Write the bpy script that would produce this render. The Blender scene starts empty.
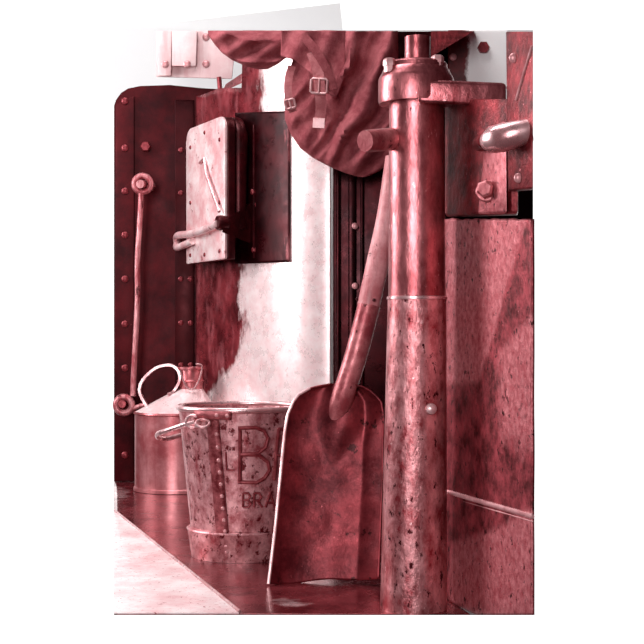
import bpy, bmesh, math, random
from mathutils import Vector, Matrix
from mathutils import noise as mnoise
random.seed(7)
PI = math.pi
scene = bpy.context.scene
col = scene.collection

# ------------------------------------------------------------------ camera, world, lights
H = 0.45; F = 1350.0; HY = 330.0
cd = bpy.data.cameras.new('camera'); cam = bpy.data.objects.new('camera', cd); col.objects.link(cam)
cam.location = (0, 0, H); cam.rotation_euler = (PI/2, 0, 0)
cd.sensor_width = 36; cd.lens = 36*F/644; cd.shift_y = (HY-322)/644; cd.clip_start = 0.05
scene.camera = cam
vs = scene.view_settings
vs.view_transform = 'Standard'; vs.look = 'None'; vs.gamma = 1; vs.use_curve_mapping = False
vs.exposure = 0.4

w = bpy.data.worlds.new('studio'); scene.world = w; w.use_nodes = True
nt = w.node_tree; nt.nodes.clear()
tc = nt.nodes.new('ShaderNodeTexCoord'); sx = nt.nodes.new('ShaderNodeSeparateXYZ')
mr = nt.nodes.new('ShaderNodeMapRange'); mr.inputs[1].default_value = 0.80; mr.inputs[2].default_value = 0.90
mx = nt.nodes.new('ShaderNodeMix'); mx.data_type = 'RGBA'
mx.inputs[6].default_value = (0.045, 0.016, 0.02, 1); mx.inputs[7].default_value = (1.03, 1.03, 1.03, 1)
bg = nt.nodes.new('ShaderNodeBackground'); ow = nt.nodes.new('ShaderNodeOutputWorld')
nt.links.new(tc.outputs['Generated'], sx.inputs[0]); nt.links.new(sx.outputs['Y'], mr.inputs[0])
nt.links.new(mr.outputs[0], mx.inputs[0]); nt.links.new(mx.outputs[2], bg.inputs[0]); nt.links.new(bg.outputs[0], ow.inputs[0])

def area(name, loc, target, sx_, sy_, power, color=(1, 1, 1)):
    l = bpy.data.lights.new(name, 'AREA'); l.shape = 'RECTANGLE'; l.size = sx_; l.size_y = sy_
    l.energy = power; l.color = color
    o = bpy.data.objects.new(name, l); col.objects.link(o); o.location = loc
    o.rotation_euler = (Vector(target)-Vector(loc)).to_track_quat('-Z', 'Y').to_euler()
    return o
area('window_light_side', (-2.2, 3.0, 1.35), (-0.1, 2.9, 0.5), 0.9, 1.6, 46)
area('window_light_front', (-0.85, -0.9, 1.0), (0.0, 2.6, 0.5), 0.9, 1.8, 46)  # added soft light behind the camera, placed for the pillar highlight
area('window_light_top', (-0.6, 2.7, 2.6), (-0.3, 3.0, 0.3), 1.4, 0.9, 30)  # added overhead light, brightens the can shoulder from above

# ------------------------------------------------------------------ helpers
def P(px, py, d):
    return Vector(((px-322)/F*d, d, H-(py-HY)/F*d))
def G(px, d, z=0.0):
    return Vector(((px-322)/F*d, d, z))

def tag(o, label=None, cat=None, group=None, kind=None):
    if label: o['label'] = label
    if cat: o['category'] = cat
    if group: o['group'] = group
    if kind: o['kind'] = kind
    return o
def empty(name, loc, label=None, cat=None, group=None):
    o = bpy.data.objects.new(name, None); col.objects.link(o); o.location = loc; o.empty_display_size = .05
    return tag(o, label, cat, group)

def wloc(o):
    v = Vector((0, 0, 0))
    while o is not None: v += Vector(o.location); o = o.parent
    return v

class MB:
    def __init__(s): s.b = bmesh.new()
    def quad(s, pts): return s.b.faces.new([s.b.verts.new(p) for p in pts])
    def hexa(s, c, bev=0.0, seg=2):
        """c: 8 corners, 4 of the front loop then 4 of the back loop"""
        v = [s.b.verts.new(p) for p in c]
        fs = [s.b.faces.new([v[i] for i in q]) for q in ((0,1,2,3),(7,6,5,4),(0,4,5,1),(1,5,6,2),(2,6,7,3),(3,7,4,0))]
        if bev > 0:
            es = list({e for f in fs for e in f.edges})
            bmesh.ops.bevel(s.b, geom=es, offset=bev, segments=seg, profile=.5, affect='EDGES')
        return s
    def box(s, c, size, rz=0, bev=0.0, M=None):
        c = Vector(c); hx, hy, hz = size[0]/2, size[1]/2, size[2]/2
        R = M if M else Matrix.Rotation(rz, 3, 'Z')
        pts = [(-hx,-hy,-hz),(hx,-hy,-hz),(hx,-hy,hz),(-hx,-hy,hz),(-hx,hy,-hz),(hx,hy,-hz),(hx,hy,hz),(-hx,hy,hz)]
        return s.hexa([c+R@Vector(p) for p in pts], bev)
    def ringloft(s, rings, cap=True, closed=False):
        vr = [[s.b.verts.new(p) for p in r] for r in rings]
        n = len(vr[0]); m = len(vr)
        for i in range(m if closed else m-1):
            a, b = vr[i], vr[(i+1) % m]
            for j in range(n):
                s.b.faces.new((a[j], a[(j+1) % n], b[(j+1) % n], b[j]))
        if cap and not closed:
            s.b.faces.new(list(reversed(vr[0]))); s.b.faces.new(vr[-1])
        return s
    def tube(s, path, r, n=12, closed=False, cap=True, flat=1.0):
        path = [Vector(p) for p in path]; rs = r if isinstance(r, (list, tuple)) else [r]*len(path)
        rings = []; up = None; m = len(path)
        for i, p in enumerate(path):
            if closed: t = path[(i+1) % m]-path[i-1]
            else: t = path[min(i+1, m-1)]-path[max(i-1, 0)]
            t.normalize()
            if up is None: up = Vector((0, 0, 1)) if abs(t.z) < .9 else Vector((0, 1, 0))
            a = t.cross(up)
            if a.length < 1e-5: a = t.cross(Vector((1, 0, 0)))
            a.normalize(); bb = a.cross(t).normalized(); up = bb
            rings.append([p+(a*math.cos(q*2*PI/n)*flat+bb*math.sin(q*2*PI/n))*rs[i] for q in range(n)])
        return s.ringloft(rings, cap, closed)
    def lathe(s, prof, c, axis=(0, 0, 1), n=48, close=False):
        """prof: (r, h) pairs"""
        c = Vector(c); q = Vector((0, 0, 1)).rotation_difference(Vector(axis).normalized())
        rings = [[c+q@Vector((math.cos(k*2*PI/n)*max(r, 1e-5), math.sin(k*2*PI/n)*max(r, 1e-5), h)) for k in range(n)] for r, h in prof]
        return s.ringloft(rings, cap=not close, closed=close)
    def prism(s, pts, vec, bev=0.0):
        pts = [Vector(p) for p in pts]; vec = Vector(vec)
        a = [s.b.verts.new(p) for p in pts]; b = [s.b.verts.new(p+vec) for p in pts]; n = len(a)
        fs = [s.b.faces.new(a), s.b.faces.new(list(reversed(b)))]
        for i in range(n): s.b.faces.new((a[(i+1) % n], a[i], b[i], b[(i+1) % n]))
        if bev:
            bmesh.ops.bevel(s.b, geom=list({e for f in fs for e in f.edges}), offset=bev, segments=2, profile=.5, affect='EDGES')
        return s
    def grid(s, fn, nu, nv):
        v = [[s.b.verts.new(fn(i/nu, j/nv)) for i in range(nu+1)] for j in range(nv+1)]
        for j in range(nv):
            for i in range(nu): s.b.faces.new((v[j][i], v[j][i+1], v[j+1][i+1], v[j+1][i]))
        return s
    def build(s, name, m, parent=None, origin=None, smooth=True, angle=40, thick=None, label=None, wear=None):
        bmesh.ops.recalc_face_normals(s.b, faces=s.b.faces[:])
        base = wloc(parent) if parent else Vector((0, 0, 0))
        org = Vector(origin) if origin is not None else base
        wv = [wear(v.co.copy()) for v in s.b.verts] if wear else None
        for v in s.b.verts: v.co -= org
        me = bpy.data.meshes.new(name)
        ca = math.radians(angle)
        for f in s.b.faces: f.smooth = smooth
        for e in s.b.edges:
            if len(e.link_faces) == 2 and e.calc_face_angle(0) > ca: e.smooth = False
        s.b.to_mesh(me); s.b.free(); me.materials.append(m)
        if wv: me.attributes.new('wear', 'FLOAT', 'POINT').data.foreach_set('value', wv)
        o = bpy.data.objects.new(name, me); col.objects.link(o)
        if parent: o.parent = parent
        o.location = org-base
        if thick:
            md = o.modifiers.new('thickness', 'SOLIDIFY'); md.thickness = thick; md.offset = 0
        if label: o['label'] = label
        return o

def smooth_path(pts, k=6, closed=False):
    pts = [Vector(p) for p in pts]; n = len(pts); out = []
    for i in range(n if closed else n-1):
        if closed: a, b, c, d = pts[i-1], pts[i], pts[(i+1) % n], pts[(i+2) % n]
        else: a, b, c, d = pts[max(i-1, 0)], pts[i], pts[i+1], pts[min(i+2, n-1)]
        for j in range(k):
            t = j/k
            out.append(.5*((2*b)+(c-a)*t+(2*a-5*b+4*c-d)*t*t+(-a+3*b-3*c+d)*t**3))
    if not closed: out.append(pts[-1])
    return out
def interp(tab, t):
    if t <= tab[0][0]: return tab[0][1]
    for (a, x), (b, y) in zip(tab, tab[1:]):
        if t <= b:
            q = (t-a)/(b-a); return x+(y-x)*q
    return tab[-1][1]
def sm(a, b, t):
    t = min(1, max(0, (t-a)/(b-a))); return t*t*(3-2*t)

# ------------------------------------------------------------------ materials
def srgb(r, g, b):
    f = lambda c: (c/12.92 if c <= .04045 else ((c+.055)/1.055)**2.4)
    return (f(r/255), f(g/255), f(b/255), 1)
def mat(name, c1, c2, scale=8, lo=.4, hi=.62, rough=.4, rvar=.15, metal=0, bump=.15, bscale=40, spec=.5, coat=0, coat_r=.1,
        chips=None, chip_scale=60, chip_lo=.68, stretch=(1, 1, 1), streak=None, streak_amt=.5, streak_scale=(60, 60, 3), flecks=None, wear=None, wear_noise=(14, .9), wear_streak=(1, 1, 1)):
    m = bpy.data.materials.new(name); m.use_nodes = True; t = m.node_tree; N = t.nodes; L = t.links
    b = N['Principled BSDF']
    tcn = N.new('ShaderNodeTexCoord'); mp = N.new('ShaderNodeMapping'); mp.inputs['Scale'].default_value = stretch
    L.new(tcn.outputs['Object'], mp.inputs[0])
    def ns(sc, det=9, rg=.7, vec=None):
        n = N.new('ShaderNodeTexNoise'); n.inputs['Scale'].default_value = sc; n.inputs['Detail'].default_value = det
        n.inputs['Roughness'].default_value = rg; L.new(vec or mp.outputs[0], n.inputs['Vector']); return n.outputs['Fac']
    def rng(src, a, c, x=0, y=1):
        r = N.new('ShaderNodeMapRange'); r.inputs[1].default_value = a; r.inputs[2].default_value = c
        r.inputs[3].default_value = x; r.inputs[4].default_value = y; L.new(src, r.inputs[0]); return r.outputs[0]
    def mix(fac, a, c):
        k = N.new('ShaderNodeMix'); k.data_type = 'RGBA'; L.new(fac, k.inputs[0])
        for s_, v in ((6, a), (7, c)):
            if isinstance(v, tuple): k.inputs[s_].default_value = v
            else: L.new(v, k.inputs[s_])
        return k.outputs[2]
    n1 = ns(scale)
    cc = mix(rng(n1, lo, hi), srgb(*c1), srgb(*c2))
    if streak:
        mp2 = N.new('ShaderNodeMapping'); mp2.inputs['Scale'].default_value = streak_scale
        L.new(tcn.outputs['Object'], mp2.inputs[0])
        cc = mix(rng(ns(1, 4, .6, mp2.outputs[0]), .5, .75, 0, streak_amt), cc, srgb(*streak))
    if wear:  # masked second colour: sheet stain, painted floor reflections, other tone zones
        at = N.new('ShaderNodeAttribute'); at.attribute_name = 'wear'
        mp3 = N.new('ShaderNodeMapping'); mp3.inputs['Scale'].default_value = wear_streak; L.new(tcn.outputs['Object'], mp3.inputs[0])
        nz = rng(ns(wear_noise[0], 8, .7, mp3.outputs[0]), 0, 1, -wear_noise[1], wear_noise[1])
        ad = N.new('ShaderNodeMath'); ad.operation = 'ADD'; L.new(at.outputs['Fac'], ad.inputs[0]); L.new(nz, ad.inputs[1])
        wc = mix(rng(ns(scale*3, 8, .7), .35, .65), srgb(*wear[0]), srgb(*wear[1]))
        cc = mix(rng(ad.outputs[0], .3, .7), cc, wc)
    if chips:
        cf = rng(ns(chip_scale, 9, .72), chip_lo, chip_lo+.03)
        cc = mix(cf, cc, srgb(*chips))
    if flecks:
        cc = mix(rng(ns(flecks[1], 7, .75), flecks[2], flecks[2]+.05), cc, srgb(*flecks[0]))
    L.new(cc, b.inputs['Base Color'])
    L.new(rng(ns(scale*2.3), .3, .7, max(.03, rough-rvar), min(1, rough+rvar)), b.inputs['Roughness'])
    b.inputs['Metallic'].default_value = metal
    b.inputs['Specular IOR Level'].default_value = spec
    b.inputs['Coat Weight'].default_value = coat; b.inputs['Coat Roughness'].default_value = coat_r
    if bump:
        bp = N.new('ShaderNodeBump'); bp.inputs['Strength'].default_value = bump; bp.inputs['Distance'].default_value = .004
        L.new(ns(bscale, 6, .65), bp.inputs['Height']); L.new(bp.outputs[0], b.inputs['Normal'])
    return m

M = {}
M['wall'] = mat('dark_maroon_paint', (46, 2, 8), (80, 10, 18), 6, rough=.5, rvar=.1, bump=.1, spec=.25, chips=(140, 60, 68), chip_scale=70, chip_lo=.67, metal=.55)
M['wall2'] = mat('darker_maroon_paint', (44, 2, 8), (66, 8, 14), 5, rough=.45, bump=.08, spec=.25, metal=.6)
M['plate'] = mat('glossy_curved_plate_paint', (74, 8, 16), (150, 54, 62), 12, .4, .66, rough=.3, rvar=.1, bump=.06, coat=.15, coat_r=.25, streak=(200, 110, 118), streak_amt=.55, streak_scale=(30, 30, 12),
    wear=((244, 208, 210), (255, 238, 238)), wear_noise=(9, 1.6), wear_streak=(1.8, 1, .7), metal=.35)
M['backing'] = mat('black_maroon_backing_paint', (30, 0, 4), (62, 6, 14), 9, rough=.35, bump=.1, flecks=((150, 60, 68), 90, .67), spec=.35, wear=((150, 48, 56), (206, 130, 136)), wear_noise=(16, .9), wear_streak=(1, 1, .35), metal=.6)
M['jamb'] = mat('gloss_dark_jamb_paint', (30, 1, 5), (58, 5, 12), 7, rough=.3, bump=.1, spec=.4, chips=(170, 80, 88), chip_scale=70, chip_lo=.72, metal=.8)
M['pale'] = mat('pale_cream_paint', (236, 196, 198), (250, 226, 226), 6, rough=.5, bump=.08, streak=(190, 96, 104), streak_amt=.5, streak_scale=(30, 30, 5))
M['white'] = mat('worn_white_paint', (255, 250, 250), (255, 255, 255), 9, rough=.45, bump=.15, wear=((60, 4, 12), (120, 24, 34)), wear_noise=(26, 1.3), wear_streak=(1, 1, .6))
M['post'] = mat('worn_gloss_red_pillar_paint', (112, 26, 34), (222, 134, 140), 16, .35, .65, rough=.34, rvar=.06, metal=.88, bump=.3, bscale=60, chips=(236, 176, 180), chip_scale=70, chip_lo=.62, flecks=((50, 3, 10), 90, .63), stretch=(1, 1, .5))
M['post2'] = mat('chipped_pillar_paint', (150, 52, 60), (236, 166, 170), 30, .38, .62, rough=.38, rvar=.08, metal=.75, bump=.4, bscale=75, chips=(70, 6, 14), chip_scale=80, chip_lo=.585, flecks=((250, 200, 202), 110, .63), stretch=(1, 1, .6))
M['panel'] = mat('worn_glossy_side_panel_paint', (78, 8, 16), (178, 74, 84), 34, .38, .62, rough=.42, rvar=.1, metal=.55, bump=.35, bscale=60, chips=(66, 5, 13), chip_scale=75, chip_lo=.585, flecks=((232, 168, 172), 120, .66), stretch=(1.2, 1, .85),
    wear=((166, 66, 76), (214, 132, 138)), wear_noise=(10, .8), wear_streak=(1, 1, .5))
M['cast'] = mat('cast_iron_red_paint', (74, 6, 14), (150, 44, 52), 20, rough=.42, rvar=.1, metal=.6, bump=.45, bscale=70, chips=(206, 128, 134), chip_scale=100, chip_lo=.63)
M['steel'] = mat('polished_steel', (214, 150, 154), (244, 206, 208), 14, rough=.32, metal=.7, bump=.08, chips=(130, 50, 56), chip_scale=60, chip_lo=.68)
M['rod'] = mat('worn_rod_steel', (160, 70, 78), (226, 160, 164), 40, rough=.4, metal=.4, bump=.2, chips=(80, 10, 18), chip_scale=60, chip_lo=.58, stretch=(1, 1, .3))
M['rivet'] = mat('painted_rivet', (110, 28, 36), (150, 56, 64), 30, rough=.42, bump=.1, metal=.5)
M['rivet_pale'] = mat('pale_rivet', (200, 130, 134), (230, 175, 178), 30, rough=.4, metal=.3, bump=.1)
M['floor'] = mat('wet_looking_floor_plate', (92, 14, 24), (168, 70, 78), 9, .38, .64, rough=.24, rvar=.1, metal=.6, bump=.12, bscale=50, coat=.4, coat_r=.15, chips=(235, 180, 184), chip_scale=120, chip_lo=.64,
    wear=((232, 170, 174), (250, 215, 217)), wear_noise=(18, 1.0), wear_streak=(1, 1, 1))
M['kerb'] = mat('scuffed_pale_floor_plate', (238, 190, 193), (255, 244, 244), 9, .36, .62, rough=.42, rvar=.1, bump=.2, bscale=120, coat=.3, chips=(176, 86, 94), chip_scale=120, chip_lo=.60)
M['cloth'] = mat('coarse_canvas', (142, 62, 70), (176, 94, 100), 30, rough=.9, rvar=.05, bump=.7, bscale=260, spec=.3)
M['strap'] = mat('webbing_strap', (176, 92, 98), (214, 138, 142), 20, rough=.8, bump=.5, bscale=260, spec=.3)
M['brass'] = mat('tarnished_brass', (214, 156, 158), (236, 192, 194), 30, rough=.36, metal=.5, bump=.1)
M['bucket'] = mat('galvanised_bucket_steel', (164, 74, 82), (236, 176, 180), 40, .36, .6, rough=.42, rvar=.12, metal=.55, bump=.6, bscale=45, chips=(110, 26, 34), chip_scale=70, chip_lo=.565, flecks=((246, 196, 199), 80, .61), stretch=(1, 1, .8))
M['bucket_seam'] = mat('darker_bucket_seam', (110, 28, 36), (190, 104, 110), 40, rough=.45, metal=.45, bump=.4, bscale=60)
M['letters'] = mat('raised_bucket_lettering', (126, 38, 46), (172, 84, 90), 40, rough=.42, metal=.4, bump=.3)
M['can'] = mat('oil_can_sheet_metal', (176, 84, 90), (228, 158, 162), 5, rough=.36, rvar=.06, metal=.7, bump=.1, chips=(130, 40, 48), chip_scale=60, chip_lo=.70, streak=(150, 50, 58), streak_amt=.5, streak_scale=(40, 40, 4))
M['cantop'] = mat('bright_tinned_shoulder', (246, 206, 208), (255, 236, 236), 12, rough=.35, metal=.35, bump=.1, chips=(190, 110, 116), chip_scale=50, chip_lo=.64)  # paler than the can body: light from above put into the colour
M['shovel'] = mat('rusty_shovel_steel', (84, 14, 24), (150, 54, 62), 9, rough=.42, rvar=.1, metal=.6, bump=.3, bscale=60, chips=(60, 4, 10), chip_scale=30, chip_lo=.60, flecks=((190, 92, 98), 90, .66))
M['wood'] = mat('worn_shaft_wood', (196, 112, 118), (232, 164, 168), 12, rough=.5, bump=.35, chips=(96, 18, 26), chip_scale=50, chip_lo=.62, streak=(140, 52, 60), streak_amt=.5, streak_scale=(120, 120, 8))
M['socket'] = mat('shovel_socket_steel', (160, 70, 78), (214, 134, 138), 20, rough=.4, metal=.4, bump=.35, chips=(80, 8, 16), chip_scale=60, chip_lo=.61)
M['edge'] = mat('bare_worn_edge', (236, 180, 183), (250, 214, 216), 20, rough=.4, metal=.4, bump=.1)
M['tin'] = mat('pale_toolbox_face', (232, 172, 176), (255, 234, 234), 14, .4, .62, rough=.35, rvar=.1, metal=.35, bump=.2, chips=(150, 56, 64), chip_scale=22, chip_lo=.62)
M['leather'] = mat('dark_leather', (52, 5, 11), (86, 18, 26), 14, rough=.36, bump=.25, coat=0, metal=.6)
M['card'] = mat('white_card', (222, 222, 223), (225, 225, 225), 4, rough=.8, bump=0, spec=.2)
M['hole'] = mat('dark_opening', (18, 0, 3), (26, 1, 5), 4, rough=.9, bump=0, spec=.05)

def rivets(parent, pts, m, r=.008, h=.5, name='rivet', normal=(0, -1, 0), label=None):
    """dome heads, sharing one mesh"""
    prof = [(r, 0), (r*.96, r*h*.45), (r*.72, r*h*.8), (r*.36, r*h*.97), (0.0, r*h)]
    me = None
    for i, p in enumerate(pts):
        p = Vector(p); nn = normal[i] if isinstance(normal, list) else normal
        q = Vector((0, 0, 1)).rotation_difference(Vector(nn).normalized())
        if me is None:
            b = MB(); b.lathe(prof, (0, 0, 0), n=14)
            o = b.build(name, m); me = o.data
        else:
            o = bpy.data.objects.new(name, me); col.objects.link(o)
        o.parent = parent; o.location = p-wloc(parent); o.rotation_mode = 'QUATERNION'; o.rotation_quaternion = q
        if label: o['label'] = label

# ------------------------------------------------------------------ greeting card that carries the scene
D_CARD = 4.32
card = empty('greeting_card', G(114, D_CARD, P(0, 615, D_CARD).z), 'white folded greeting card behind everything, rear leaf fanned out above the top', 'card')
b = MB(); a0, a1 = P(114, 615, D_CARD), P(533, 30, D_CARD)
b.box((a0+a1)/2, (a1.x-a0.x, .004, a1.z-a0.z)); b.build('front_leaf', M['card'], card)
b = MB(); d2 = D_CARD+.02
b.prism([P(114, 29.5, d2), P(340, 3, d2), P(392, 480, d2), P(165, 505, d2)], (0, .004, 0)); b.build('rear_leaf', M['card'], card)

# ------------------------------------------------------------------ setting
def st(o): o['kind'] = 'structure'; return o
b = MB(); FD = 2.135
b = MB()
def fl(u, v):
    d = 4.05*FD/(FD+(4.05-FD)*v); xr = interp([(2.135, 470), (2.26, 447), (4.05, 430)], d); return G(114+(xr-114)*u, d, 0)
b.grid(fl, 90, 120)
def floor_wear(p):  # pale reflections painted into the floor colour, at the front and by the can
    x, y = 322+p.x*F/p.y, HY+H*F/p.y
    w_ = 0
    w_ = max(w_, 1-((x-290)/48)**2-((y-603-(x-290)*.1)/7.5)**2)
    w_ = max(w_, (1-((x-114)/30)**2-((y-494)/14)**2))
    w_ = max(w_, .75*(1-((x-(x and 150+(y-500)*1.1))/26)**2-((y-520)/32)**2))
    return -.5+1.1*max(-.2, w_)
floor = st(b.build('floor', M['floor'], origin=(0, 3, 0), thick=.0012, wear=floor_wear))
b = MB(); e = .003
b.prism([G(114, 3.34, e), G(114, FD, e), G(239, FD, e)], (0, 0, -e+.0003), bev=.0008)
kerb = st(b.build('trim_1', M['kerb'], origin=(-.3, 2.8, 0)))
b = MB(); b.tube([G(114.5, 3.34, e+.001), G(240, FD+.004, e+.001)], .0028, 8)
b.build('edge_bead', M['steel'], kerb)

# left wall sheet
DW = 4.0
b = MB()
b.prism([P(114, 481.5, DW), P(114, 106, DW), P(116, 100, DW), P(121, 93, DW), P(128, 88.5, DW), P(140, 86, DW), P(170, 85, DW), P(200, 88, DW), P(262, 92, DW), P(262, 481.5, DW)], (0, .012, 0))
wl = st(b.build('wall_left', M['wall'], origin=(0, DW, 0)))
b = MB(); b.hexa([P(114, 481, DW-.012), P(134, 481, DW-.012), P(134, 96, DW-.012), P(116, 104, DW-.012), P(114, 481, DW), P(134, 481, DW), P(134, 96, DW), P(116, 104, DW)], .002)
b.build('seam_strip', M['wall'], wl)
b = MB(); b.hexa([P(175, 481, DW-.01), P(194, 481, DW-.01), P(194, 100, DW-.01), P(175, 100, DW-.01), P(175, 481, DW), P(194, 481, DW), P(194, 100, DW), P(175, 100, DW)], .002)
b.build('seam_strip', M['wall2'], wl)
rivets(wl, [P(125, y, DW-.012) for y in (101, 148, 191, 235, 279, 324, 368, 412, 455)], M['rivet'], .0105)
rivets(wl, [P(181, y, DW-.010) for y in (150, 193, 279, 323, 365)], M['rivet'], .008)
rivets(wl, [P(190.5, y, DW-.010) for y in (279, 323, 365)], M['rivet'], .008)
b = MB(); b.lathe([(.016, 0), (.016, .012), (.013, .016), (0, .016)], P(146, 147, DW), (0, -1, 0), 6); b.build('bolt_head', M['rivet'], wl)

# curved plate between the wall and the door jamb
cx0, cx1 = G(196, 3.93), G(331, 3.52)
def curve_pt(u, z):
    # convex arc in plan
    x = cx0.x+(cx1.x-cx0.x)*u
    y = 3.96-0.44*math.sin(u*PI/2*.96)
    return Vector((x, y, z))
b = MB()
def cp(u, v):
    q = curve_pt(u, 0)
    px = 322+q.x*F/q.y
    top = 96-8*sm(196, 225, px)
    top = top+(30.5-top)*sm(243, 243.6, px)
    zt = H-(top-HY)/F*q.y
    q.z = zt*v
    return q
b.grid(cp, 90, 60)
def pxy(p): return 322+p.x*F/p.y, HY-(p.z-H)*F/p.y
def plate_wear(p):  # pale to the right of an uneven edge
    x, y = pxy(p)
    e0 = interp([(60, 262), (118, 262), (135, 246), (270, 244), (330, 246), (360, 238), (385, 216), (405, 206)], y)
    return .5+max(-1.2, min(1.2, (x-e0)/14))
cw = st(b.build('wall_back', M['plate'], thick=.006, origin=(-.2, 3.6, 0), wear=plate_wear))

# dark door jamb strip
b = MB(); DJ = 3.3
b.hexa([G(333, DJ), G(470, DJ), P(470, 31, DJ), P(333, 31, DJ), G(333, DJ+.2), G(470, DJ+.2), P(470, 31, DJ)+Vector((0, .2, 0)), P(333, 31, DJ)+Vector((0, .2, 0))], .004)
jb = st(b.build('wall_right', M['jamb'], origin=(0, DJ, 0)))
for px, ww in ((352, .018), (362, .008), (338, .010)):
    b = MB(); p = G(px, DJ-.008); b.box((p.x, p.y, .56), (ww, .016, 1.12), bev=.003); b.build('moulding', M['jamb'], jb)
rivets(jb, [P(355, y, DJ-.016) for y in (226, 286)], M['rivet_pale'], .008, .6)

# ---------------------------------------------------------- pale bracket sheet at the top of the wall
b = MB(); t = empty('riveted_bracket', P(196, 78, 3.9), 'pale painted riveted bracket plate above the dark left wall', 'bracket')
b.hexa([P(156, 77, 3.92), P(232, 79, 3.92), P(237, 31, 3.92), P(156, 31, 3.92), P(156, 77, 3.95), P(232, 79, 3.95), P(237, 31, 3.95), P(156, 31, 3.95)], .003)
b.build('back_plate', M['pale'], t)
b = MB(); b.hexa([P(158, 76, 3.90), P(171, 76, 3.90), P(172, 31, 3.90), P(158, 31, 3.90), P(158, 76, 3.92), P(171, 76, 3.92), P(172, 31, 3.92), P(158, 31, 3.92)], .003)
b.build('side_plate', M['pale'], t)
b = MB(); b.hexa([P(172, 66, 3.9), P(196, 66, 3.9), P(197, 31, 3.9), P(172, 31, 3.9), P(172, 66, 3.92), P(196, 66, 3.92), P(197, 31, 3.92), P(172, 31, 3.92)], .002)
b.build('cover_plate', M['pale'], t)
rivets(t, [P(187, 64, 3.9), P(206, 64, 3.92), P(206, 37, 3.92), P(165, 64, 3.9)], M['rivet_pale'], .011)
b = MB(); b.tube([P(219, 77, 3.88), P(220, 90, 3.88), P(217, 95, 3.88)], .007, 8); b.build('hook', M['rivet'], t)
# sloping stay between bracket and plate
b = MB(); b.hexa([P(222, 92, 3.86), P(226, 84, 3.86), P(262, 60, 3.86), P(262, 74, 3.86), P(222, 92, 3.88), P(226, 84, 3.88), P(262, 60, 3.88), P(262, 74, 3.88)])
tag(b.build('stay_bar', M['plate'], origin=P(224, 88, 3.86)), 'short sloping stay bar beside the pale riveted bracket, left of the satchel', 'bar')

# ---------------------------------------------------------- lever rod on the left wall
DR = 3.90
t = empty('lever_rod', P(133, 400, DR), 'long thin upright steel rod with eye ends beside the left wall', 'rod')
b = MB(); b.tube(smooth_path([P(141, 193, DR), P(140.5, 210, DR), P(137.5, 260, DR), P(137.5, 300, DR), P(134, 370, DR), P(133, 396, DR)], 5), .0085, 12)
b.build('rod', M['rod'], t)
def ring(c, R, r, nx=(1, 0, 0), ny=(0, 0, 1), n=28, a0=0, a1=2*PI):
    nx, ny = Vector(nx), Vector(ny)
    full = abs(a1-a0-2*PI) < 1e-6
    return [Vector(c)+nx*math.cos(a0+(a1-a0)*k/(n if full else n-1))*R+ny*math.sin(a0+(a1-a0)*k/(n if full else n-1))*R for k in range(n)]
b = MB(); b.tube(ring(P(142.5, 184, DR), .024, 0, (1, 0, 0)), .009, 10, closed=True); b.build('eye', M['rod'], t)
b = MB(); b.tube([P(140, 184, DR-.03), P(150, 186, DW)], [.012, .016], 14); b.build('pivot_pin', M['rod'], t)
b = MB(); b.tube(ring(P(124, 405, DR), .023, 0, (1, 0, 0)), .010, 10, closed=True); b.build('eye', M['rod'], t)
b = MB(); b.tube([P(122, 404, DR-.02), P(125, 405, DW)], [.011, .015], 14); b.build('pivot_pin', M['rivet'], t)
b = MB(); b.tube([P(127, 411, DR), P(134, 408, DR), P(146, 404, DR)], .007, 10); b.build('link_arm', M['rod'], t)

# ---------------------------------------------------------- tool box
A = G(187.5, 3.90); B = G(226, 3.62); A.z = B.z = 0
ax = (B-A).normalized(); W = (B-A).length; nn = Vector((-ax.y, ax.x, 0))   # points right/back
zt, zb = P(0, 115, 3.62).z, P(0, 259, 3.62).z
HH = zt-zb
t = empty('tool_box', Vector((A.x, A.y, zb)), 'slim metal tool box with pale face and dark rounded lid on the curved plate', 'box')
def face_poly(w0, w1, h0, h1, r, off, seg=6, rb=.006):
    pts = []
    def L(u, v): return Vector((A.x, A.y, zb))+ax*u+Vector((0, 0, v))+nn*off
    for k in range(seg+1): q = PI/2*k/seg; pts.append(L(w1-r+r*math.cos(q), h1-r+r*math.sin(q)))
    for k in range(seg+1): q = PI/2+PI/2*k/seg; pts.append(L(w0+r+r*math.cos(q), h1-r+r*math.sin(q)))
    for k in range(3): q = PI+PI/2*k/2; pts.append(L(w0+rb+rb*math.cos(q), h0+rb+rb*math.sin(q)))
    for k in range(3): q = 1.5*PI+PI/2*k/2; pts.append(L(w1-rb+rb*math.cos(q), h0+rb+rb*math.sin(q)))
    return pts
b = MB(); b.prism(face_poly(0, W, 0, HH, .035, .004), nn*.024, bev=.004); b.build('body', M['leather'], t)
b = MB(); b.prism(face_poly(0, W, 0, HH, .035, -.004), nn*.008, bev=.002); fpl = b.build('front_plate', M['tin'], t, label='pale bright face plate')
b = MB(); b.prism(face_poly(.02, W-.004, .08, HH+.004, .05, .032), nn*.032, bev=.011); b.build('lid', M['leather'], t)
def FP(u, v, off=-.004): return Vector((A.x, A.y, zb))+ax*(u*W)+Vector((0, 0, v*HH))+nn*off
rivets(fpl, [FP(u, v) for u, v in ((.12, .06), (.12, .45), (.12, .86), (.5, .05), (.5, .93), (.88, .06), (.88, .4), (.88, .84))], M['shovel'], .006, .6, normal=tuple(-nn))
b = MB(); b.tube([FP(.40, .72, -.007), FP(.52, .74, -.008), FP(.62, .62, -.014), FP(.97, .33, -.016)], .0045, 8); b.build('latch_rod', M['steel'], t)
b = MB(); b.tube(smooth_path([FP(.25, .16, -.012), FP(-.15, .13, -.014), FP(-.24, .17, -.006), FP(-.15, .22, -.014), FP(.3, .21, -.02), FP(.8, .23, -.022), FP(.99, .245, -.022)], 5), .0105, 10)
b.build('carrying_bar', M['tin'], t)
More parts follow.
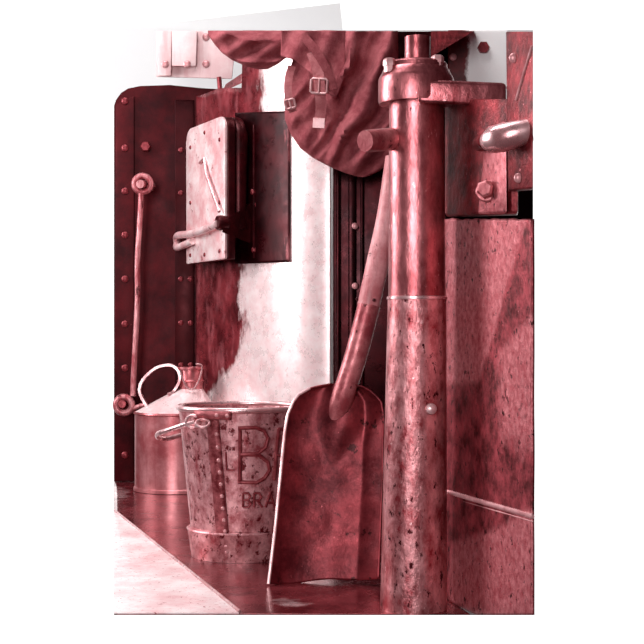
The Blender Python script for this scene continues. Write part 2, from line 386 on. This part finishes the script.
b = MB(); b.lathe([(.018, 0), (.021, .01), (.018, .03), (0, .03)], FP(1.0, .25, -.026), tuple(nn), 18)
q0 = [FP(.99, .19, 0), FP(.99, .31, 0), FP(1.0, .33, .07), FP(1.0, .41, .12), FP(1.0, .08, .12), FP(1.0, .12, .06)]
b.build('hinge_knob', M['leather'], t)
b = MB(); b.prism([P(222, 232, 3.60), P(226, 220, 3.60), P(252, 202, 3.68), P(264, 205, 3.70), P(264, 246, 3.70), P(250, 243, 3.68)], (0, .01, 0)); b.build('bracket', M['leather'], t)

def bk(u, v):
    x0 = (238-322)/F; px = 236+54*u; y_ = 3.72
    for _ in range(8):
        x = (px-322)/F*y_; uu = (x-cx0.x)/(cx1.x-cx0.x); y_ = 3.96-0.44*math.sin(uu*PI/2*.96)
    y_ -= .008
    return P(px, 264-(264-113)*v-2*u, y_)
b = MB(); b.grid(bk, 30, 60)
def bk_wear(p):  # dark sheet gets paler towards its right side
    x, y = pxy(p); return -.5+1.0*sm(270, 294, x)
bpl = b.build('backing_plate', M['backing'], t, thick=.006, wear=bk_wear, label='dark worn backing plate')
b = MB(); b.tube([P(254, 125, 3.66), P(254, 258, 3.66)], .004, 8); b.build('hinge_pin', M['leather'], bpl)
rivets(bpl, [P(253, 192, 3.66), P(254, 250, 3.66), P(257, 205, 3.66)], M['rivet'], .008)
# ---------------------------------------------------------- oil can
DC = 3.80; ZC = P(0, 412, 3.80).z
c0 = G(176, DC); R0 = 41/F*DC; cn = G(190.5, DC); RN = 12.5/F*DC; ZN = P(0, 389, DC).z; ZT = P(0, 367, DC).z
t = empty('oil_can', c0, 'large sheet metal oil can with sloping shoulder and strap handle behind the bucket', 'oil can')
b = MB(); b.lathe([(R0*.97, .0), (R0*1.03, .002), (R0*1.03, .010), (R0, .013), (R0, ZC*.5), (R0, ZC-.006), (R0*1.03, ZC-.003), (R0*1.02, ZC+.002), (R0*.6, ZC+.003)], c0, n=56)
b.build('body', M['can'], t)
def circ(c, r, z, n=56): return [Vector((c.x+math.cos(k*2*PI/n)*r, c.y+math.sin(k*2*PI/n)*r, z)) for k in range(n)]
b = MB(); b.ringloft([circ(c0.lerp(cn, s_), R0+(RN-R0)*s_, ZC+.001+(ZN-ZC)*s_) for s_ in (0, .25, .5, .75, 1)]); b.build('shoulder', M['cantop'], t)
b = MB(); b.lathe([(RN, ZN-.002), (RN, ZN+.02), (RN*1.1, ZN+.023), (RN, ZN+.028), (RN*.96, ZT-.008), (RN*1.14, ZT-.006), (RN*1.14, ZT), (RN*.85, ZT), (RN*.82, ZT-.02)], cn, n=32)
nk = b.build('neck', M['can'], t)
path = smooth_path([P(147, 406, DC-.02), P(140, 392, DC-.02), P(143, 380, DC-.02), (P(156, 368, DC-.02)), P(170, 365, DC-.02), P(178, 370, DC-.02), P(180, 380, DC-.02), P(174, 391, DC-.02), P(168, 394, DC-.03)], 5)
b = MB(); rings = []
for i, p in enumerate(path):
    tt = (path[min(i+1, len(path)-1)]-path[max(i-1, 0)]).normalized(); nr = tt.cross(Vector((0, 1, 0))).normalized()
    rings.append([p+nr*.0035+Vector((0, -.014, 0)), p+nr*.0035+Vector((0, .014, 0)), p-nr*.0035+Vector((0, .014, 0)), p-nr*.0035+Vector((0, -.014, 0))])
b.ringloft(rings); b.build('handle', M['steel'], t)
b = MB(); b.tube(smooth_path([P(180, 370, DC-.05), P(186, 386, DC-.05), P(193, 389, DC-.05), P(199, 380, DC-.05), P(202, 366, DC-.05), P(196, 364, DC-.05)], 5), .0026, 8); b.build('wire_bail', M['steel'], nk)

# ---------------------------------------------------------- bucket
BC = G(243, 2.70); RT = .128; RB = .0985; ZR = P(0, 407, 2.70).z
def brad(z): return RB+(RT-RB)*max(0, min(1, z/ZR))
t = empty('bucket', BC, 'riveted galvanised bucket with raised letters B and BRA between the oil can and shovel', 'bucket')
b = MB(); pr = [(RB-.004, .004), (RB, .0), (RB+.003, .001)]
zband = P(0, 534, 2.6).z
pr += [(brad(zband*.5)+.003, zband*.5), (brad(zband)+.003, zband), (brad(zband)+.003, zband+.003), (brad(zband+.004), zband+.004)]
for k in range(1, 12): z = zband+.004+(ZR-.008-zband)*k/12; pr.append((brad(z), z))
pr += [(brad(ZR)-.0005, ZR-.006), (brad(ZR)-.004, ZR-.002), (brad(ZR)-.006, ZR-.006)]
for k in range(1, 6): z = ZR-(ZR-.02)*k/6; pr.append((brad(z)-.005, z))
pr += [(RB-.006, .016), (.0, .016)]
b.lathe(pr, BC, n=96)
ob = b.build('body', M['bucket'], t)
b = MB(); b.tube([BC+Vector((math.cos(k*2*PI/72)*RT, math.sin(k*2*PI/72)*RT, ZR)) for k in range(72)], .0058, 10, closed=True); b.build('rolled_rim', M['steel'], t)
def oncone(px, py, off=0.0):
    d = 2.6
    for _ in range(12):
        z = H-(py-HY)/F*d; r = brad(z); x = (px-322)/F*d; dx = max(-r*.995, min(r*.995, x-BC.x)); d = BC.y-math.sqrt(r*r-dx*dx)
    z = H-(py-HY)/F*d; v = Vector((dx, d-BC.y, 0)); nv = v.normalized(); r = brad(z)+off
    return Vector((BC.x, BC.y, z))+nv*r, nv
def cone_strip(pxy, half, off=.002):
    """narrow plate following the cone"""
    b = MB(); rows = []
    for (px, py) in pxy:
        row = []
        for s_ in (-1, 0, 1): row.append(oncone(px+s_*half, py, off)[0])
        rows.append(row)
    vs_ = [[b.b.verts.new(p) for p in r] for r in rows]
    for j in range(len(vs_)-1):
        for i in range(2): b.b.faces.new((vs_[j][i], vs_[j][i+1], vs_[j+1][i+1], vs_[j+1][i]))
    return b
b = MB(); b.lathe([(RB+.0005, 0), (RB+.004, .001), (brad(zband)+.0065, zband-.003), (brad(zband)+.008, zband-.001), (brad(zband)+.0065, zband+.002), (brad(zband)+.001, zband+.002)], BC, n=96); b.build('base_band', M['bucket'], t)
seam = [(213+(py-416)*.085, py) for py in range(416, 556, 7)]
spl = cone_strip(seam, 6, .0025).build('seam_plate', M['bucket_seam'], t, thick=.002)
ps = [oncone(216+(py-416)*.085, py, .004) for py in (434, 447, 460, 472, 484, 496, 508, 520, 531, 546, 552)]
rivets(spl, [p for p, _ in ps], M['rivet_pale'], .0040, .8, normal=[n_ for _, n_ in ps])
def stroke(pts, r=.0024, k=5):
    P2 = []
    for (x0, y0), (x1, y1) in zip(pts, pts[1:]):
        for j in range(k): P2.append((x0+(x1-x0)*j/k, y0+(y1-y0)*j/k))
    P2.append(pts[-1])
    return [oncone(x, y, .0022)[0] for x, y in P2]
def letter(parts, r):
    b = MB()
    for p in parts: b.tube(stroke(p), r, 8)
    return b
Bl = [[(240, 428), (240, 455), (240, 482)], [(238, 428), (256, 427.5), (264, 431), (267.5, 438), (265, 447), (258, 453), (241, 454.5)],
      [(241, 454.5), (259, 455), (267.5, 462), (269, 470), (264, 478), (256, 482.5), (238, 482)]]
letter(Bl, .0036).build('raised_letter', M['letters'], t, label='large raised letter B')
letter([[(278, 429), (275.5, 455), (273.5, 480)], [(278, 429), (284, 429)], [(276, 455), (283, 455), (281, 480)]], .0034).build('raised_letter', M['letters'], t, label='raised letter half hidden by the shovel')
letter([[(226, 452), (227, 470), (235, 470)]], .0018).build('raised_letter', M['letters'], t, label='faint raised letter L')
def sB(x, y): return [[(x, y), (x, y+14)], [(x, y), (x+5, y), (x+7, y+3), (x+5, y+6.5), (x, y+7)], [(x+5, y+7), (x+8, y+10.5), (x+5, y+14), (x, y+14)]]
def sR(x, y): return [[(x, y), (x, y+14)], [(x, y), (x+5, y), (x+7, y+3.5), (x+5, y+7), (x, y+7.5)], [(x+3, y+7.5), (x+8, y+14)]]
def sA(x, y): return [[(x, y+14), (x+4.5, y), (x+9, y+14)], [(x+1.5, y+9.5), (x+7.5, y+9.5)]]
for f_, x in ((sB, 243), (sR, 254), (sA, 265)):
    letter(f_(x, 493), .0024).build('raised_letter', M['letters'], t)
# lug and rings
lug = [(x, 414.5+(x-196)*.03) for x in range(196, 234, 4)]
b = MB(); rows = [[oncone(x, y-4.2, .004)[0], oncone(x, y+4.2, .004)[0]] for x, y in lug]
vv = [[b.b.verts.new(p) for p in r] for r in rows]
for j in range(len(vv)-1): b.b.faces.new((vv[j][0], vv[j][1], vv[j+1][1], vv[j+1][0]))
lgo = b.build('handle_lug', M['bucket_seam'], t, thick=.004)
ps = [oncone(x, y, .0065) for x, y in ((218, 415), (228, 415.5))]
rivets(lgo, [p for p, _ in ps], M['rivet_pale'], .004, .6, normal=[n_ for _, n_ in ps])
lp, ln = oncone(197, 421, .010)
b = MB(); b.tube([lp+Vector((math.cos(a)*.0135, -.002+.004*math.sin(a), math.sin(a)*.011)) for a in [k*2*PI/24 for k in range(24)]], .0034, 8, closed=True); b.build('lug_ring', M['steel'], t)
lp2, _ = oncone(206, 423, .010)
b = MB(); b.tube([lp2+Vector((math.cos(a)*.013, .006*math.sin(a)-.003, math.sin(a)*.007)) for a in [k*2*PI/24 for k in range(24)]], .003, 8, closed=True); b.build('lug_ring', M['steel'], t)
b = MB()
bail = smooth_path([lp+Vector((.004, -.006, -.002)), P(184, 425, 2.60), P(166, 431, 2.63), P(158, 434, 2.68), P(159, 438, 2.73), P(168, 438.5, 2.78), P(186, 434, 2.84), P(215, 430, 2.87), P(250, 428, 2.845)], 6)
b.tube(bail, .0052, 10); b.build('bail_handle', M['steel'], t)

# ---------------------------------------------------------- shovel
t = empty('shovel', G(325, 2.40), 'square mouthed coal shovel with a worn shaft standing blade down against the round pillar', 'shovel')
Lx = [(384, 330), (386, 318), (389, 306), (394, 299), (402, 293), (415, 287.5), (430, 285), (480, 280), (530, 275), (584, 268.5)]
Rx = [(384, 352), (386, 362), (390, 370), (396, 377), (402, 382), (415, 384), (480, 383), (578, 379)]
def blade(u, v):
    bot = 584-6*u+1.3*math.sin(u*9)
    py = 384+(bot-384)*(v**1.0)
    l = interp(Lx, py); r = interp(Rx, py); px = l+(r-l)*u
    d = 2.475-.075*v
    lip = .026*(abs(u-.5)*2)**3.2*(.55+.45*v) if u < .5 else .034*max(0, (u-.80)/.2)**1.15+.010*sm(.5, .82, u)
    top = .02*(1-sm(0, .1, v))
    # pressed frog ridge carrying the socket
    uc = .60-.22*v
    wd = .17*(1-sm(.12, .5, v))+.035
    rg = math.exp(-((u-uc)/wd)**2)*(1-sm(.15, .46, v))*.022
    dent = .004*mnoise.noise(Vector((u*3, v*5, 2)))
    dd = d-lip-rg+top*.0+dent
    return P(px, py, dd)
b = MB(); b.grid(blade, 48, 90); b.build('blade', M['shovel'], t, thick=.003)
ed = [blade(0, .02+v/30*.98) for v in range(31)]
b = MB(); b.tube(ed, .0028, 8); b.build('rolled_edge', M['edge'], t, label='bright worn left edge of the blade')
ctr = smooth_path([P(333, 428, 2.462), P(338, 412, 2.452), P(345, 390, 2.445), P(357, 352, 2.445), P(369, 305, 2.45)], 5)
n_ = len(ctr); b = MB(); b.tube(ctr, [.010+.0105*sm(0, .4, i/(n_-1)) for i in range(n_)], 20); skt = b.build('socket', M['socket'], t)
ctr = smooth_path([P(368.5, 306, 2.45), P(378, 262, 2.46), P(388, 218, 2.47), P(397, 158, 2.48)], 5)
n_ = len(ctr); b = MB(); b.tube(ctr, [.0205+.001*i/(n_-1) for i in range(n_)], 20); b.build('shaft', M['wood'], t)
rivets(skt, [P(357, 299, 2.43), P(374, 300, 2.427)], M['leather'], .003, .5)

# ---------------------------------------------------------- pillar
DP = 2.185
def rr(px): return px/F*DP/2
pc = G(414, DP)
t = empty('round_pillar', G(413, DP), 'thick round cast iron pillar with a bolted collar arm, right of the shovel', 'pillar')
z298, z105, z610 = P(0, 298, DP).z, P(0, 100, DP).z, 0.0
b = MB(); cb = G(413.5, DP)
b.ringloft([circ(cb.lerp(G(417, DP), s_), rr(67)+(rr(58.5)-rr(67))*s_, z298*s_, 64) for s_ in (0, .25, .5, .75, 1)]); b.build('lower_tube', M['post2'], t)
b = MB(); b.lathe([(rr(58), -.003), (rr(60.5), -.002), (rr(60.5), .002), (rr(58), .003)], Vector((G(417, DP).x, DP, z298)), n=64); b.build('joint_band', M['steel'], t, label='bright steel band')
b = MB(); b.ringloft([circ(G(417, DP), rr(57.5), z298, 64), circ(G(416.5, DP), rr(54.5), z105+.01, 64)]); b.build('upper_tube', M['post'], t)
c = Vector((G(416, DP).x, DP, 0)); zf0, zf1 = P(0, 102.5, DP).z, P(0, 78, DP).z
b = MB(); b.lathe([(rr(60), zf0-.001), (rr(74), zf0-.003), (rr(75.5), zf0+.003), (rr(75.5), zf1-.004), (rr(73), zf1+.001), (rr(69), zf1+.006), (rr(66), zf1+.012), (rr(63), zf1+.014), (rr(62), zf1+.021), (rr(58), zf1+.024), (rr(40), zf1+.025)], c, n=64)
clr = b.build('collar', M['post'], t)
b = MB(); b.hexa([P(418, 103, 2.127), P(506, 107, 2.127), P(506, 83, 2.127), P(418, 79, 2.127), P(418, 103, 2.24), P(506, 107, 2.24), P(506, 83, 2.24), P(418, 79, 2.24)], .006, 3); b.build('collar_arm', M['post'], t)
b = MB(); b.lathe([(rr(25.5), zf1+.015), (rr(25.5), P(0, 31, DP-.045).z)], Vector((G(417.5, DP).x, DP, 0)), n=40); b.build('top_rod', M['post'], t)
for px, py in ((389.5, 66), (437.5, 63)):
    b = MB(); cc_ = P(px, py, 2.155); b.lathe([(.0085, -.010), (.0085, .0), (.0105, .0), (.0105, .009), (.008, .012), (0, .012)], cc_, n=6); b.build('bolt', M['brass'], clr)
pn = P(428, 408, DP); q = Vector((pn.x-cb.x, -.045, 0))
b = MB(); b.lathe([(.008, 0), (.0095, .003), (.0085, .008), (.004, .0115), (0, .012)], Vector((pn.x, DP-.047, P(0, 409, 2.14).z)), (.2, -1, .1), n=16); b.build('grease_nipple', M['brass'], t)
# stub
b = MB(); b.tube([P(365, 141, 2.10), P(368, 141, 2.105), P(392, 139, 2.17)], [.0165, .0175, .018], 24); b.build('stub_pin', M['socket'], t)

# ---------------------------------------------------------- right hand panel wall
def RD(px, off=0.0):
    return 1/((162+25*(px-447)/86)/(162*2.25))-off
def RP(px, py, off=0.0): return P(px, py, RD(px, off))
def bx(pts, off, th, bev=.003, b=None):
    b = b or MB(); n = len(pts)
    front = [RP(x, y, off) for x, y in pts]
    back = [p+Vector((.15*th, th, 0)) for p in front]
    if n == 4: return b.hexa(front+back, bev)
    return b.prism(front, Vector((.15*th, th, 0)), bev=bev)
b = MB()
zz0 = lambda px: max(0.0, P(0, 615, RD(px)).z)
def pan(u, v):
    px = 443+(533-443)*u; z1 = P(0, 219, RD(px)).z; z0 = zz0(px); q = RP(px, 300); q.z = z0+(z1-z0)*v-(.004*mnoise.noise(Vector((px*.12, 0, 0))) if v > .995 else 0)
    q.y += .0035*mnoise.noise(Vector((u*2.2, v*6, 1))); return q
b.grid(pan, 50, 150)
def panel_wear(p):  # paler areas at upper left, right side and foot
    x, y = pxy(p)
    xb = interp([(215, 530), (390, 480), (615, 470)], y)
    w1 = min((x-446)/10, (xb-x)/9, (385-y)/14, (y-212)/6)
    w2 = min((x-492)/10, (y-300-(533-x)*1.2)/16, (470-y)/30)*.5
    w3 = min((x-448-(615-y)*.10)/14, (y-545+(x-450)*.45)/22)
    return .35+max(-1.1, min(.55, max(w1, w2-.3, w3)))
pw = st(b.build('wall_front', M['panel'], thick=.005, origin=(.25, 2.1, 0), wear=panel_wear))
b = MB(); b.hexa([P(444, 240, 2.34), P(533, 240, 2.30), P(533, 104, 2.30), P(444, 104, 2.34), P(444, 240, 2.36), P(533, 240, 2.32), P(533, 104, 2.32), P(444, 104, 2.36)])  # near-black sheet added so the gap above the panel reads dark
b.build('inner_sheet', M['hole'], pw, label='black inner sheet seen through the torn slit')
b = MB(); sp = [(443+90*k/60, 491.5+25*(443+90*k/60-447)/86) for k in range(61)]
sp2 = [(443+90*k/240, 491.5+25*(443+90*k/240-447)/86) for k in range(241)]
b.tube([RP(x, y, .004) for x, y in sp2], [.0034+.0013*math.sin(k*PI/2.5) for k in range(241)], 8, flat=.8)
b.build('weld_seam', M['rivet_pale'], pw, label='pale weld bead')
b = MB()
b.tube([RP(x, y+5, .003) for x, y in sp], .0012, 6)
b.build('seam_groove', M['rivet_pale'], pw)

t = empty('bracket_casting', RP(478, 216, .03), 'heavy red cast iron bracket block with a large hexagonal nut, below the collar arm', 'bracket')
bx([(445, 215), (518, 213), (518, 98), (445, 98)], .035, .05, .004).build('block', M['cast'], t)
bx([(478, 214), (507, 213), (506, 120), (486, 126)], .05, .016, .004).build('raised_pad', M['panel'], t, wear=lambda p: .6)
b = MB(); c = RP(487, 192, .051); b.lathe([(.016, 0), (.016, .010), (.014, .012), (.0, .012)], c, (-.25, -1, 0), 24)
b.lathe([(.0135, .010), (.0135, .026), (.010, .029), (.0, .029)], c+Vector((.002, 0, 0)), (-.35, -1, .1), 6)
b.build('nut', M['socket'], t)
t = empty('edge_plate', RP(520, 200, .05), 'narrow upright riveted plate at the right edge with a scratched face', 'plate')
bx([(508, 190), (533, 188), (533, 31), (506, 31)], .075, .03, .002).build('plate', M['cast'], t)
rivets(t, [RP(514, 58, .076), RP(519, 178, .076)], M['rivet_pale'], .0075, .7, label='pale rivet')
b = MB(); b.tube([RP(532, 46, .077), RP(524, 72, .077), RP(516, 100, .077)], .0022, 6); b.build('scratch_bead', M['rivet_pale'], t)
t = empty('handle_bar', RP(500, 135, .09), 'bright tapered steel handle bar running off the right edge', 'handle')
b = MB(); b.tube([P(486, 142, 1.96), P(489, 141, 1.94), P(494, 139.5, 1.92), P(502, 138, 1.91), P(515, 134.5, 1.90), P(530, 130.5, 1.90)], [.006, .014, .019, .0205, .019, .0165], 24); b.build('bar', M['steel'], t)
b = MB(); b.tube([RP(481, 143, .052), RP(486, 141.5, .08)], [.013, .012], 16); b.build('boss', M['cast'], t)
# upper right: pale sheet and sloping beam
t = empty('back_sheet', P(480, 84, 3.27), 'flaking white painted sheet behind the collar arm, upper right', 'sheet'); b = MB()
b.grid(lambda u, v: P(448+60*u, 88-57*v, 3.27), 40, 40)
def sheet_wear(p):
    x, y = pxy(p); return .5+max(-1.3, min(1.2, (468-(82-y)*.05-x)/10))
b.build('sheet', M['white'], t, thick=.02, wear=sheet_wear)
b = MB(); b.lathe([(.0145, 0), (.0145, .012), (0, .012)], P(483, 48, 3.26), (0, -1, 0), 6); b.build('bolt', M['rivet'], t)
rivets(t, [P(453, 57, 3.255)], M['rivet_pale'], .009)
b = MB(); b.hexa([P(431, 56, 3.1), P(434, 55, 3.1), P(474, 31, 3.1), P(431, 31, 3.1), P(431, 56, 3.3), P(434, 55, 3.3), P(474, 31, 3.3), P(431, 31, 3.3)])
tag(b.build('sloping_beam', M['cast'], origin=P(433, 55, 3.1)), 'short dark red sloping beam behind the top rod of the pillar', 'beam')

# ---------------------------------------------------------- satchel
DS = 3.225
t = empty('satchel', P(340, 176, DS), 'creased canvas satchel with buckled straps hanging left of the pillar', 'bag')
LX = [(31, 288), (50, 293), (62, 292), (80, 286), (100, 284), (120, 285), (135, 291), (148, 300), (158, 313), (167, 330), (173, 345), (177, 358)]
RX = [(31, 398), (100, 399), (140, 398), (155, 394), (166, 386), (172, 378), (177, 366)]
def body(u, v):
    py = 31+146*v; l = interp(LX, py); r = interp(RX, py); a = u*2*PI
    cs, sn = math.cos(a), math.sin(a)
    sx_ = math.copysign(abs(cs)**.75, cs); sy_ = math.copysign(abs(sn)**.75, sn)
    px = (l+r)/2+(r-l)/2*sx_
    th = .062*math.sqrt(max(0.02, 1-max(0, (v-.45)/.55)**2.2))
    x = (px-l)/(r-l+1e-6)
    # creases fanning down from the upper middle to the right base
    k = (px-330)*.55+(py-60)*.42
    q_ = py-30; k = px+.22*q_+.0022*q_*q_+9*mnoise.noise(Vector((px*.03, py*.03, 1)))
    rdg = lambda t_: (.5+.5*math.cos(2*t_))**1.6
    fold = .056*rdg(k*.088)*(.35+.65*sm(0, .2, v))*(1-sm(.86, 1, v))*sm(322, 345, px)
    fold += .007*rdg(k*.19+1.1+py*.01)
    k2 = (px-300)*.5+(py-30)*.9
    fold += .007*rdg(k2*.12)*(1-sm(318, 340, px))+.004*mnoise.noise(Vector((px*.09, py*.05, 3)))
    fold += .001*mnoise.noise(Vector((px*.25, py*.2, 9)))
    d = DS-(th*sy_)-(fold if sy_ > 0 else 0)*min(1, abs(sy_)*1.5)
    return P(px, py, d)
b = MB(); nv, nu = 110, 160
b.ringloft([[body(i/nu, j/nv) for i in range(nu)] for j in range(nv+1)]); b.build('bag_body', M['cloth'], t, angle=80)
LB = [(208, 35), (215, 45), (222, 53), (232, 60), (245, 66), (258, 69.5), (268, 69), (278, 64), (286, 58), (296, 55)]
def flap(u, v):
    px = 208+92*v; bot = interp(LB, px); top = 30.5; a = u*2*PI; cs, sn = math.cos(a), math.sin(a)
    sy_ = math.copysign(abs(sn)**.8, sn); sz = math.copysign(abs(cs)**.7, cs)
    py = (bot+top)/2+(bot-top)/2*sz
    th = .045*sm(-.05, .2, v)
    fold = .020*(1-abs(math.sin((py-30)*.14-(px-208)*.022+.5*math.sin(px*.07))))**1.4+.008*math.sin((py-30)*.3+px*.17)+.004*mnoise.noise(Vector((px*.07, py*.12, 5)))
    return P(px, py, DS-.01-th*sy_-(fold if sy_ > 0 else 0))
b = MB(); b.ringloft([[flap(i/72, j/80) for i in range(72)] for j in range(81)]); b.build('side_flap', M['cloth'], t, angle=80)
# front flap over the body
def over(u, v):
    px = 281+(345-281)*u; bot = interp([(281, 56), (295, 60), (312, 74), (325, 92), (336, 98), (345, 74)], px)
    py = 30.6+(bot-30.6)*v
    return P(px, py, DS-.098-.012*math.sin(u*PI)-.005*math.sin(px*.22+py*.11)-.006*v)
b = MB(); b.grid(over, 40, 30); b.build('front_flap', M['cloth'], t, thick=.004)
def band(name, pts, hw, m, th=.003):
    path = smooth_path(pts, 5); b = MB(); rings = []
    for i, p in enumerate(path):
        tt = (path[min(i+1, len(path)-1)]-path[max(i-1, 0)]).normalized(); s_ = tt.cross(Vector((0, 1, 0))).normalized()*hw
        y_ = Vector((0, th/2, 0)); rings.append([p-s_-y_, p+s_-y_, p+s_+y_, p-s_+y_])
    return b.ringloft(rings).build(name, m, t, angle=30)
band('strap', [P(312, 52, DS-.125), P(318, 72, DS-.128), P(320, 92, DS-.124), P(321, 108, DS-.116), P(319, 127, DS-.110)], .0125, M['strap'])
band('strap', [P(292, 66, DS-.09), P(288, 82, DS-.10), P(289, 100, DS-.098), P(293, 112, DS-.09)], .009, M['strap'])
band('strap', [P(304, 37, DS-.128), P(315, 50, DS-.130), P(327, 70, DS-.128), P(333, 90, DS-.118)], .010, M['cloth'])
def buckle(px, py, wd, ht, rot):
    c = P(px, py, DS-.134); R = Matrix.Rotation(rot, 3, 'Y'); pts = []
    for x, z in ((-1, -.8), (-.8, -1), (.8, -1), (1, -.8), (1, .8), (.8, 1), (-.8, 1), (-1, .8)): pts.append(c+R@Vector((x*wd, 0, z*ht)))
    b = MB(); b.tube(pts, .003, 8, closed=True); b.tube([c+R@Vector((0, -.003, ht)), c+R@Vector((0, -.003, -ht))], .0022, 8); return b.build('buckle', M['brass'], t)
buckle(319, 86, .0185, .0165, .06)
buckle(290, 104, .011, .010, -.25)
band('strap_tip', [P(319, 118, DS-.116), P(318.5, 128, DS-.113)], .0135, M['brass'])
